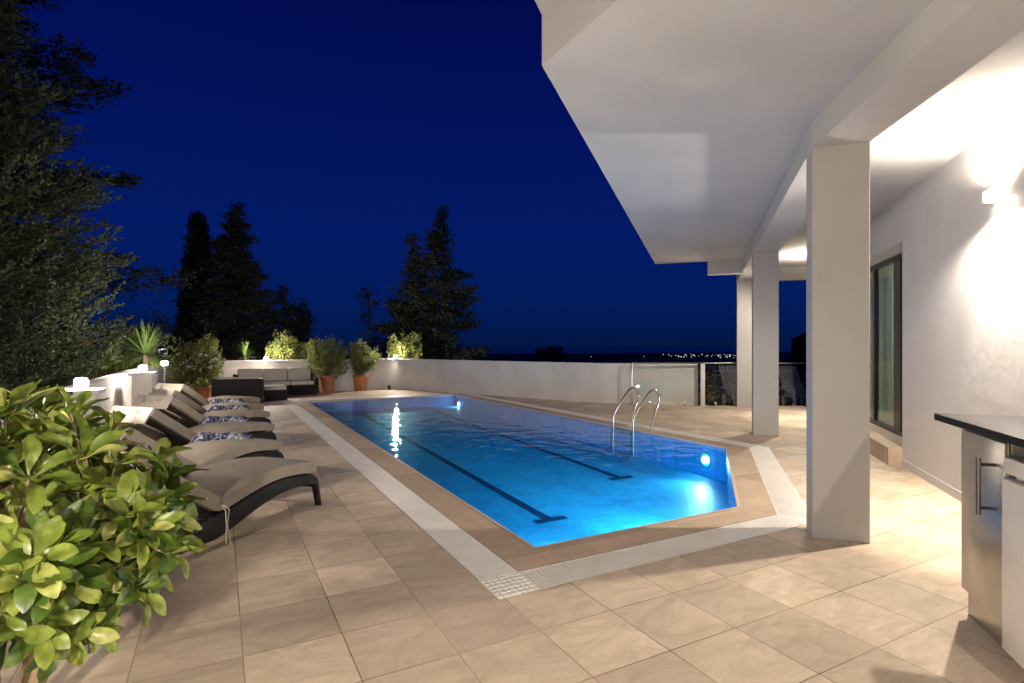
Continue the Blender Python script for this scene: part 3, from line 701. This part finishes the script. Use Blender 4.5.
# ------------------------------------------------------------------ plants
def leaf_quad(mb, p, d, up, L, w, fold=.25):
    """a small two-sided leaf: four points, bent along its length"""
    s = d.cross(up).normalized()*w; n = s.cross(d).normalized()
    mb.add([p, p+d*L*.5-s+n*L*fold*.4, p+d*L+n*L*-.05, p+d*L*.5+s+n*L*fold*.4], [(0,1,2,3)])
def rnd_dir(rr): 
    z = rr.uniform(-1,1); a = rr.uniform(0, 2*math.pi); r = math.sqrt(1-z*z); return Vector((r*math.cos(a), r*math.sin(a), z))
def bush(parent, c, rx, rz_, nclump, per, L, w, seed, m, name='foliage', upb=.5, flowers=0, base=None):
    rr = random.Random(seed); mb = MB(); st = MB(); c = Vector(c); fl = MB()
    base = Vector(base) if base else c - Vector((0,0,rz_))
    for i in range(nclump):
        d = rnd_dir(rr); rad = rr.uniform(.45,1)**.6*(1+.22*math.sin(d.x*5+seed)+.16*math.sin(d.y*7+seed*2))
        p = c + Vector((d.x*rx*rad, d.y*rx*rad, d.z*rz_*rad))
        if rr.random() < .35: st.tube([base, base.lerp(p,.5)+rnd_dir(rr)*.06, p], [.012,.008,.003], 4, cap=False)
        ax = ((p-base).normalized()+Vector((0,0,upb))+rnd_dir(rr)*.35).normalized(); sz = rr.uniform(.07,.15)*rx/.5
        shade = rr.uniform(.15,.8)
        for k in range(per):
            q = p + ax*rr.uniform(-1,1.2)*sz + rnd_dir(rr)*sz*.45
            mb.tint = min(1, max(0, shade+rr.uniform(-.25,.25)))
            dd = (ax*.8+rnd_dir(rr)*.8).normalized(); leaf_quad(mb, q, dd, rnd_dir(rr), L*rr.uniform(.6,1.2), w*rr.uniform(.7,1.2))
        if flowers and d.z < .35 and rr.random() < flowers:
            for k in range(6): leaf_quad(fl, p+ax*sz, (ax*.3+rnd_dir(rr)).normalized(), rnd_dir(rr), .075, .03)
            fl.build('flower', FLOWER, parent); fl = MB()
    mb.tint = .51
    o = mb.build(name, m, parent)
    st.build('stem', BARK, parent)
    return o
def pot(parent, c, r0, r1, h, m=TERRA):
    mb = MB(); mb.lathe(c, [(0,0),(r0,0),(r1*.93,h*.84),(r1*.95,h*.85),(r1,h*.86),(r1,h*.98),(r1*.97,h),(r1*.9,h),(r1*.88,h*.9)], 36); p = mb.build('pot', m, parent, smooth=True, angle=50)
    mb = MB(); mb.lathe(c, [(0,h*.9),(r1*.89,h*.9)], 24); s = mb.build('soil', SOIL, p, local=True); s.data.transform(Matrix.Translation(-parent.location))
for (px, py, h, r, rx, rz_, top, lab, sd) in ((328,393,.56,.29,.60,.60,338,'bushy shrub in the left of the two terracotta pots by the back wall',5),
                                  (362.5,391,.56,.28,.50,.56,340,'bushy shrub in the right of the two terracotta pots by the back wall',9)):
    g = gp(px, py); g.y += .3; t = thing('potted_shrub', lab, 'potted plant', g, 0, 'shrubs in terracotta pots')
    pot(t, g, r*.72, r, h); bush(t, g+Vector((0,0,h+rz_*.98)), rx, rz_, 230, 34, .055, .018, sd, LEAF_SM, base=g+Vector((0,0,h)))
g = gp(203, 398); t = thing('potted_shrub', 'round shrub with small white flowers in a pot left of the wicker loveseat', 'potted plant', g, 0)
pot(t, g, .20, .27, .36); bush(t, g+Vector((-.1,0,1.0)), .66, .68, 300, 34, .06, .02, 12, LEAF_SM, flowers=.45, base=g+Vector((0,0,.3)))
d0 = VW(0,0)
p = VW(0,0); p.x, p.y = 2.05, 20.75; t = thing('shrub', 'yellow-green shrub growing behind the long wicker sofa beyond the wall', 'shrub', (p.x,p.y,-1.2))
bush(t, (p.x,p.y,1.15), .74, .72, 280, 34, .06, .02, 21, LEAF_SM, base=(p.x,p.y,-1.2))
p = VW(0,0); p.x, p.y = 6.35, 20.9; t = thing('shrub', 'low shrub beyond the wall behind the corner lamp', 'shrub', (p.x,p.y,-1.2))
bush(t, (p.x,p.y,1.15), .62, .80, 220, 32, .07, .022, 23, LEAF_SM, base=(p.x,p.y,-1.2))
def yucca(p, r, n, label, sd, zb=-1.2):
    t = thing('yucca', label, 'yucca', (p[0],p[1],zb))
    if zb == 0: pot(t, Vector((p[0],p[1],0)), .14, .2, .3)
    rr = random.Random(sd)
    mb = MB(); mb.tube([(p[0],p[1],zb),(p[0]+.03,p[1],(zb+p[2])/2),(p[0],p[1],p[2])], [.07,.05,.045], 8); mb.build('trunk', BARK, t)
    mb = MB()
    for i in range(n):
        el = R(rr.uniform(-25, 88)); a = rr.uniform(0, 2*math.pi); L = r*rr.uniform(.8,1.1)
        d = Vector((math.cos(el)*math.cos(a), math.cos(el)*math.sin(a), math.sin(el))); s = d.cross(Vector((0,0,1))).normalized(); w = .017*r/.6
        vs = []; c = Vector(p); mb.tint = rr.random()
        for k in range(5):
            f = k/4; q = c + d*L*f + Vector((0,0,-.22*L*f*f*math.cos(el))); ww = w*(1-f)**.7*(.6+f*1.2 if f < .4 else 1)
            vs += [q-s*ww, q+s*ww]
        mb.add(vs, [(2*k,2*k+1,2*k+3,2*k+2) for k in range(4)])
    mb.tint = .5; mb.build('foliage', LEAF_Y, t)
yucca((-1.2, 12.1, 1.42), .66, 190, 'spiky yucca in a pot between the second wall lamp and the post lamp', 3, 0)
yucca((.75, 20.5, 1.22), .62, 90, 'small spiky yucca showing above the back wall left of the sofa', 4)

# big leafy plant in the foreground
pc = VW(-2.07, 2.24)
fg = thing('umbrella_plant', 'large leafy plant with clusters of glossy yellow-green paddle leaves in the foreground', 'potted plant', (pc.x,pc.y,0))
pot(fg, pc, .15, .17, .09, mat('black_pot', (.02,.02,.02), .5))
rr = random.Random(11); lv = MB(); stm = MB(); pet = MB()
def big_leaf(p, d, n, L, W, curl, tint):
    lv.tint = tint; s = d.cross(n).normalized(); n = s.cross(d).normalized(); vs = []; fs = []
    prof = [0.05,.15,.34,.58,.82,.98,.96,.68,.12]; m_ = len(prof)
    ang = 0; q = Vector(p)
    for k, wv in enumerate(prof):
        f = k/(m_-1); a_ = -curl*f*1.15
        dd = d*math.cos(a_) + n*math.sin(a_)
        if k: q = q + dd*(L/(m_-1))
        nn = n*math.cos(a_) - d*math.sin(a_)
        for j, jj in enumerate((-1,-.55,0,.55,1)):
            vs.append(q + s*jj*W*wv*.5 + nn*(abs(jj)**1.5*W*wv*.17 + .006*math.sin(f*9+jj*3)*abs(jj)))
    for k in range(m_-1):
        for j in range(4): a = k*5+j; fs.append((a, a+1, a+6, a+5))
    lv.add(vs, fs)
cen = Vector((pc.x, pc.y, .86))
stems = []
for k in range(7):
    a = k*.9+.3; st0 = Vector((pc.x+.08*math.cos(a), pc.y+.08*math.sin(a), .07)); mid = Vector((pc.x+.26*math.cos(a), pc.y+.26*math.sin(a), .62)); end = Vector((pc.x+.36*math.cos(a+.2), pc.y+.36*math.sin(a+.2), .95))
    stm.tube([st0, mid, end], [.021,.017,.010], 8); stems.append((mid, end))
for i in range(350):
    d = rnd_dir(rr)
    if d.z < -.75: continue
    rad = rr.uniform(.62,1.0) if i > 70 else rr.uniform(.3,.6)
    hr = .66*(1 - .22*max(0,-d.z))
    p = cen + Vector((d.x*hr*rad, d.y*hr*rad, d.z*(.50 if d.z > 0 else .58)*rad + (.04*math.sin(d.x*6)) ))
    sd_ = d.x*cy_ - d.y*sy_; p.z -= .14*max(0, sd_)*max(0, d.z+.3)
    ax = (d*.9 + Vector((0,0,.6)) + rnd_dir(rr)*.35).normalized()
    mid, end = min(stems, key=lambda s_: (s_[1]-p).length)
    stm.tube([mid.lerp(end, rr.uniform(.2,1)), (end+p)*.5+Vector((0,0,-.05)), p], [.009,.006,.004], 5)
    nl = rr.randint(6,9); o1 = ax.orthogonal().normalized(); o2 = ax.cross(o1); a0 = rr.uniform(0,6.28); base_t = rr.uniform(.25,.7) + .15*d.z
    for k in range(nl):
        a = a0 + 2*math.pi*k/nl + rr.uniform(-.25,.25); out = o1*math.cos(a)+o2*math.sin(a)
        op = rr.uniform(.55,1.25); dd = (ax*op + out*(1.15-op*.5)).normalized()
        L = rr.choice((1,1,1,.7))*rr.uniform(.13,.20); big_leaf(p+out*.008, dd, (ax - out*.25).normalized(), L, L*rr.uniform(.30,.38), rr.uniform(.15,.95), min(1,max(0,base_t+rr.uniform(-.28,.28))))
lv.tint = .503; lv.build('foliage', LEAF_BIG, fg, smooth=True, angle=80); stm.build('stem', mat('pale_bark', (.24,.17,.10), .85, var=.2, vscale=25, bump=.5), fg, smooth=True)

# conifers
def conifer(name, label, cat, base, h, prof, nb_, seed, m, leafL, leafW, dens, plume=0, droop=.25, open_=0.0, trunk_r=.2, group=None, zmin=.08, sector=None):
    rr = random.Random(seed); base = Vector(base); t = thing(name, label, cat, base, 0, group)
    tr = MB(); tr.tube([base, base+Vector((.02*h,.01*h,h*.5)), base+Vector((0,0,h*.97))], [trunk_r,trunk_r*.6,.02], 8)
    mb = MB()
    for i in range(nb_):
        f = zmin + (1-zmin)*(i+rr.random())/nb_; R_ = prof(f)*rr.uniform(.72,1.12)
        if rr.random() < open_: R_ *= .45
        a = rr.uniform(0, 2*math.pi)
        if sector and rr.random() < .8: a = rr.uniform(*sector)
        z0 = f*h; o = Vector((math.cos(a), math.sin(a), 0)); side = Vector((-o.y, o.x, 0))
        lift = rr.uniform(-.1,.3)*(1-droop)
        pts = [base+Vector((0,0,z0))+o*R_*s + Vector((0,0,R_*(lift*s - droop*s*s + .18*s**4))) for s in (0,.25,.5,.75,1)]
        tr.tube(pts, [max(.012,trunk_r*.22*(1-f)*q_) for q_ in (1,.8,.6,.4,.2)], 4, cap=False)
        nsp = max(2, int(R_*dens)); shade = rr.uniform(.0,.75)
        for k in range(nsp):
            s = (k+rr.random())/nsp; s = .12+.9*s; ix = min(3, int(s*4)); c = pts[min(ix,3)].lerp(pts[min(ix+1,4)], min(1,s*4-ix))
            wd = (R_*.34*(1.15-s)+.10*leafL/.1)
            ctr = c + side*rr.uniform(-1,1)*wd + Vector((0,0,rr.uniform(-.5,.5)*wd*.5))
            gd = (o*.8 + side*rr.uniform(-.8,.8) + Vector((0,0,rr.uniform(-.45,.35)))).normalized()
            if plume:
                gd = (o*.6 + side*rr.uniform(-.7,.7) + Vector((0,0,rr.uniform(.0,.9)))).normalized(); PL = plume*rr.uniform(.5,1.2); sh = shade+rr.uniform(-.25,.25)
                for q_ in range(26):
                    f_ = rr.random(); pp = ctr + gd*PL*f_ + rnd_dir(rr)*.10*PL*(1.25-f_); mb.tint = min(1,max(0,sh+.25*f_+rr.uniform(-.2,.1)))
                    leaf_quad(mb, pp, (gd+rnd_dir(rr)*.6).normalized(), rnd_dir(rr), leafL*rr.uniform(.6,1.3), leafW*rr.uniform(.7,1.3), .15)
                continue
            for q_ in range(9):
                mb.tint = min(1, max(0, shade+rr.uniform(-.3,.3)))
                pp = ctr + gd*rr.uniform(-1,1)*leafL*1.6 + rnd_dir(rr)*leafL*.6
                dd = (gd + rnd_dir(rr)*.55).normalized(); leaf_quad(mb, pp, dd, rnd_dir(rr), leafL*rr.uniform(.6,1.3), leafW*rr.uniform(.6,1.3), .15)
    mb.tint = .5; mb.build('crown', m, t); tr.build('trunk', DBARK, t); return t
def tp(px, d): return VW((px-512)*d/550, d, -1.2)
def lin(*pts):
    def f(x):
        for (x0,y0),(x1,y1) in zip(pts, pts[1:]):
            if x <= x1: return y0+(y1-y0)*(x-x0)/(x1-x0)
        return pts[-1][1]
    return f
b = tp(-60, 9.3)
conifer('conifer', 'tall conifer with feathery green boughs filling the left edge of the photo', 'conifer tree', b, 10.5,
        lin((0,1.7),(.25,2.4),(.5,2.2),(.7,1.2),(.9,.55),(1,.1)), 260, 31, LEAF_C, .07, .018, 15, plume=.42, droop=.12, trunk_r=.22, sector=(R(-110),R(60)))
b = tp(-10, 15.5)
conifer('cedar', 'dark spreading cedar with thin ragged boughs behind the feathery conifer', 'cedar tree', b, 14,
        lin((0,4.4),(.3,5.0),(.5,3.6),(.8,3.3),(.92,1.6),(1,.2)), 90, 37, LEAF_D, .16, .035, 17, droop=.22, open_=.25, trunk_r=.3)
b = tp(198, 25)
conifer('cypress', 'slim column-shaped dark cypress, left of the taller-skirted fir', 'cypress tree', b, 8.8,
        lin((0,.95),(.35,.74),(.7,.46),(.9,.28),(1,.02)), 330, 41, LEAF_D, .12, .035, 40, droop=-.9, trunk_r=.18, zmin=.03)
b = tp(236, 24)
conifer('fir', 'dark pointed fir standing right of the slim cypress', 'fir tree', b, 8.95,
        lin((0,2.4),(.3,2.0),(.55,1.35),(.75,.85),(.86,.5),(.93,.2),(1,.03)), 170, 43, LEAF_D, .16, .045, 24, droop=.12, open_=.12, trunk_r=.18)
b = tp(285, 26)
conifer('pine', 'small ragged dark pine above the shrub behind the sofa, left of two', 'pine tree', b, 5.6,
        lin((0,1.5),(.5,1.2),(.8,.75),(1,.15)), 60, 47, LEAF_D, .16, .04, 15, droop=.1, open_=.3, trunk_r=.12)
b = tp(300, 27)
conifer('pine', 'small ragged dark pine with a lower top, right of two above the sofa', 'pine tree', b, 5.0,
        lin((0,1.5),(.5,1.1),(.8,.55),(1,.12)), 55, 48, LEAF_D, .16, .04, 15, droop=.1, open_=.2, trunk_r=.12)
b = tp(368, 25)
conifer('pine', 'very thin young pine left of the big pair of conifers beyond the wall', 'pine tree', b, 5.5,
        lin((0,.5),(.4,.65),(.6,.35),(.8,.5),(1,.12)), 34, 51, LEAF_D, .15, .04, 16, droop=.15, open_=.35, trunk_r=.08)
LEAF_E = mat('olive_conifer_needles', (.02,.03,.015), .85, tint=[(.010,.013,.006),(.028,.033,.014)])
b = tp(412, 24)
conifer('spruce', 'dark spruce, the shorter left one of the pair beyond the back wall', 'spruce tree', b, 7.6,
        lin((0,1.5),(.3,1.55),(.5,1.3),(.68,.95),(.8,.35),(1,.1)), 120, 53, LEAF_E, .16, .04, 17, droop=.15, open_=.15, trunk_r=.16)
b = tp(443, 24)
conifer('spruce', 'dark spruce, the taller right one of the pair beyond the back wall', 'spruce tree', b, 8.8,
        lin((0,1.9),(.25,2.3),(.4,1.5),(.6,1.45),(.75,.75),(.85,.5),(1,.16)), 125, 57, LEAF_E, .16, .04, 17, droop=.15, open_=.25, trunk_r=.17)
for px, d, r, hh, lab, sd in ((552,60,1.3,1.1,'small round treetop just showing above the long back wall',61),):
    p = tp(px, d); t = thing('distant_tree', lab, 'tree', (p.x,p.y,-3)); 
    bush(t, (p.x,p.y,.55), r, .75, 70, 16, .3, .09, sd, LEAF_D, base=(p.x,p.y,-3))
for px, d, r, z, sd, lab in ((30,12,1.5,.7,71,'dim broad shrub beyond the left wall behind the nearest wall lamp'), (95,14,1.6,.6,72,'dim shrub beyond the left wall between the first two wall lamps'),
                        (172,22,2.2,.9,73,'dark bushy hedge plant beyond the wall below the slim cypress'), (225,25,2.4,.5,74,'dark hedge plant beyond the wall below the pointed fir')):
    p = tp(px, d); t = thing('garden_shrub', lab, 'shrub', (p.x,p.y,-1.2))
    bush(t, (p.x,p.y,z), r, 1.5, 170, 22, .17, .04, sd, LEAF_SM if d < 20 else LEAF_D, base=(p.x,p.y,-1.2))
for px, d, r, z, sd, lab in ((722,18.5,.8,.05,81,'low garden bush seen through the glass fence left of the far pillar'), (800,18.5,.9,-.1,82,'low garden bush seen through the glass fence between the pillars')):
    p = tp(px, d); t = thing('garden_bush', lab, 'bush', (p.x,p.y,-1.2))
    bush(t, (p.x,p.y,z-.15), r, .6, 110, 20, .1, .03, sd, LEAF_SM, base=(p.x,p.y,-1.2))

# slatted deck chairs beyond the fence
CHW = mat('weathered_white_paint', (.30,.29,.27), .7, var=.1, vscale=8)
def deck_chair(px, d, label):
    p = tp(px, d); t = thing('deck_chair', label, 'deck chair', (p.x,p.y,-.6), -YAW+R(12), 'white slatted deck chairs beyond the glass fence')
    for k in range(8):
        mb = MB(); mb.box(((k-3.5)*.088,.28,1.10), (.05,.02,.95), M=Matrix.Rotation(R(-24),4,'X')); mb.build('back_slat', CHW, t, local=True)
    for k in range(6): mb = MB(); mb.box((0,-.35+k*.1,.64), (.70,.075,.02)); mb.build('seat_slat', CHW, t, local=True)
    for sx in (-1,1):
        for sy in (-.35,.2): mb = MB(); mb.box((sx*.33,sy,.32), (.05,.05,.64)); mb.build('leg', CHW, t, local=True)
        mb = MB(); mb.box((sx*.40,-.1,.86), (.09,.62,.025)); mb.box((sx*.40,-.36,.7),(.05,.05,.3)); mb.build('armrest', CHW, t, local=True)
    for y_, z_ in ((.20,.92),(.42,1.38)): mb = MB(); mb.box((0,y_,z_), (.72,.03,.06)); mb.build('back_rail', CHW, t, local=True)
deck_chair(737, 17.2, 'white slatted deck chair behind the glass fence left of the far pillar')
deck_chair(797, 16.8, 'white slatted deck chair behind the glass fence between the two nearest pillars')

# ------------------------------------------------------------------ land, sea, town lights
bm = bmesh.new()
rings = [(0,-1.2),(26,-1.2),(60,-6),(200,-40),(600,-120),(1500,-150)]
prev = None; NS = 64
for r, z in rings:
    if r == 0: cur = [bm.verts.new((5,8,z))]
    else: cur = [bm.verts.new((5+r*math.cos(2*math.pi*k/NS), 8+r*math.sin(2*math.pi*k/NS), z)) for k in range(NS)]
    if prev:
        for k in range(NS):
            k2 = (k+1)%NS
            bm.faces.new((prev[0],cur[k],cur[k2]) if len(prev) == 1 else (prev[k],cur[k],cur[k2],prev[k2]))
    prev = cur
o = bm_obj(bm, 'terrain', GROUND); tag(o, kind='structure')
for pl in o.data.polygons: pl.use_smooth = True
mb = MB(); mb.add([(60000*math.cos(a*math.pi/24),60000*math.sin(a*math.pi/24),-145) for a in range(48)], [tuple(range(48))])
SEA = mat('night_sea', (.004,.008,.02), .25, bump=.4, bscale=.05)
tag(mb.build('sea', SEA), kind='structure')
def ridge(name, l0, l1, d, z0, hf, depth, n=90):
    mb = MB(); vs = []; fs = []
    for i in range(n+1):
        l = l0+(l1-l0)*i/n; hgt = hf(i/n)
        for dd, zz in ((d*(.36 if depth > 1000 else 1), z0+.5), (d+depth*.5, z0+(hgt-z0)), (d+depth, z0)):
            v = VW(l*dd/d, dd, zz); vs.append(v)
        if i: k = 3*i; fs += [(k-3,k,k+1,k-2),(k-2,k+1,k+2,k-1)]
    mb.add(vs, fs); return tag(mb.build(name, HILLM), kind='structure')
rr = random.Random(90)
ph = [rr.uniform(0,6.28) for _ in range(8)]
nz = lambda u_: sum(math.sin(u_*(5*1.9**k)+ph[k])/1.6**k for k in range(7))/2.2
ridge('coast_hills', -6000, 5200, 7000, -146, lambda u_: -146 + 38*min(1,max(0,u_*2-.55))*(1+.25*nz(u_*3)) + 6, 1500)
ridge('near_hill', 66, 150, 130, -60, lambda u_: 3.0+13*min(1,u_*2.6)+1.4*nz(u_*2.5), 60)
mb = MB()
for i in range(60):
    px = rr.choice([rr.uniform(642,738), rr.uniform(676,736), rr.gauss(690,6), rr.gauss(722,8), rr.uniform(560,660) if rr.random() < .25 else 730])
    py = 354.5 + max(0, rr.gauss(1.2,1.2)) + (1.2 if px < 600 else 0); d = 5000
    zz = 1.6-(py-345)*d/550; v = VW((px-512)*d/550, d, zz); s = rr.uniform(1.5,5)
    mb.box(v, (s*1.4,s,s))
tag(mb.build('town_lights', TOWNG), 'scattered pale lights of a far town along the dark coast', 'town lights', kind='stuff')

# ------------------------------------------------------------------ night sky
w = bpy.data.worlds.new('World'); bpy.context.scene.world = w; w.use_nodes = True; nt = w.node_tree; L = nt.links.new
bg = nt.nodes['Background']; tc = node(nt, 'ShaderNodeTexCoord'); sp = node(nt, 'ShaderNodeSeparateXYZ'); L(tc.outputs['Generated'], sp.inputs[0])
cr = node(nt, 'ShaderNodeValToRGB'); e = cr.color_ramp.elements
mr = node(nt, 'ShaderNodeMapRange'); mr.inputs[1].default_value = -.1; mr.inputs[2].default_value = .9; L(sp.outputs[2], mr.inputs[0]); L(mr.outputs[0], cr.inputs[0])
e[0].position = 0; e[0].color = (.0006,.006,.04,1)
e[1].position = 1; e[1].color = (.0006,.0022,.045,1)
for p_, c_ in ((.10,(.0006,.008,.055)), (.16,(.0006,.011,.097)), (.28,(.0006,.011,.128)), (.45,(.0006,.0065,.108)), (.65,(.0006,.003,.070))):
    q = e.new(p_); q.color = (*c_, 1)
L(cr.outputs[0], bg.inputs[0]); bg.inputs[1].default_value = 1.0

cam = bpy.data.cameras.new('camera'); cam.sensor_width = 36; cam.lens = 550/1024*36; cam.shift_y = 3.5/1024; cam.clip_end = 200000; cam.clip_start = .05
co = bpy.data.objects.new('camera', cam); C.objects.link(co); co.location = (0,0,H); co.rotation_euler = (R(90),0,-YAW)
bpy.context.scene.camera = co
sc = bpy.context.scene
sc.view_settings.view_transform = 'Standard'; sc.view_settings.look = 'None'; sc.view_settings.exposure = 0
sc.cycles.use_denoising = True; sc.cycles.blur_glossy = 2.0; sc.cycles.caustics_reflective = False; sc.cycles.sample_clamp_indirect = 6; sc.cycles.max_bounces = 10; sc.cycles.transparent_max_bounces = 16
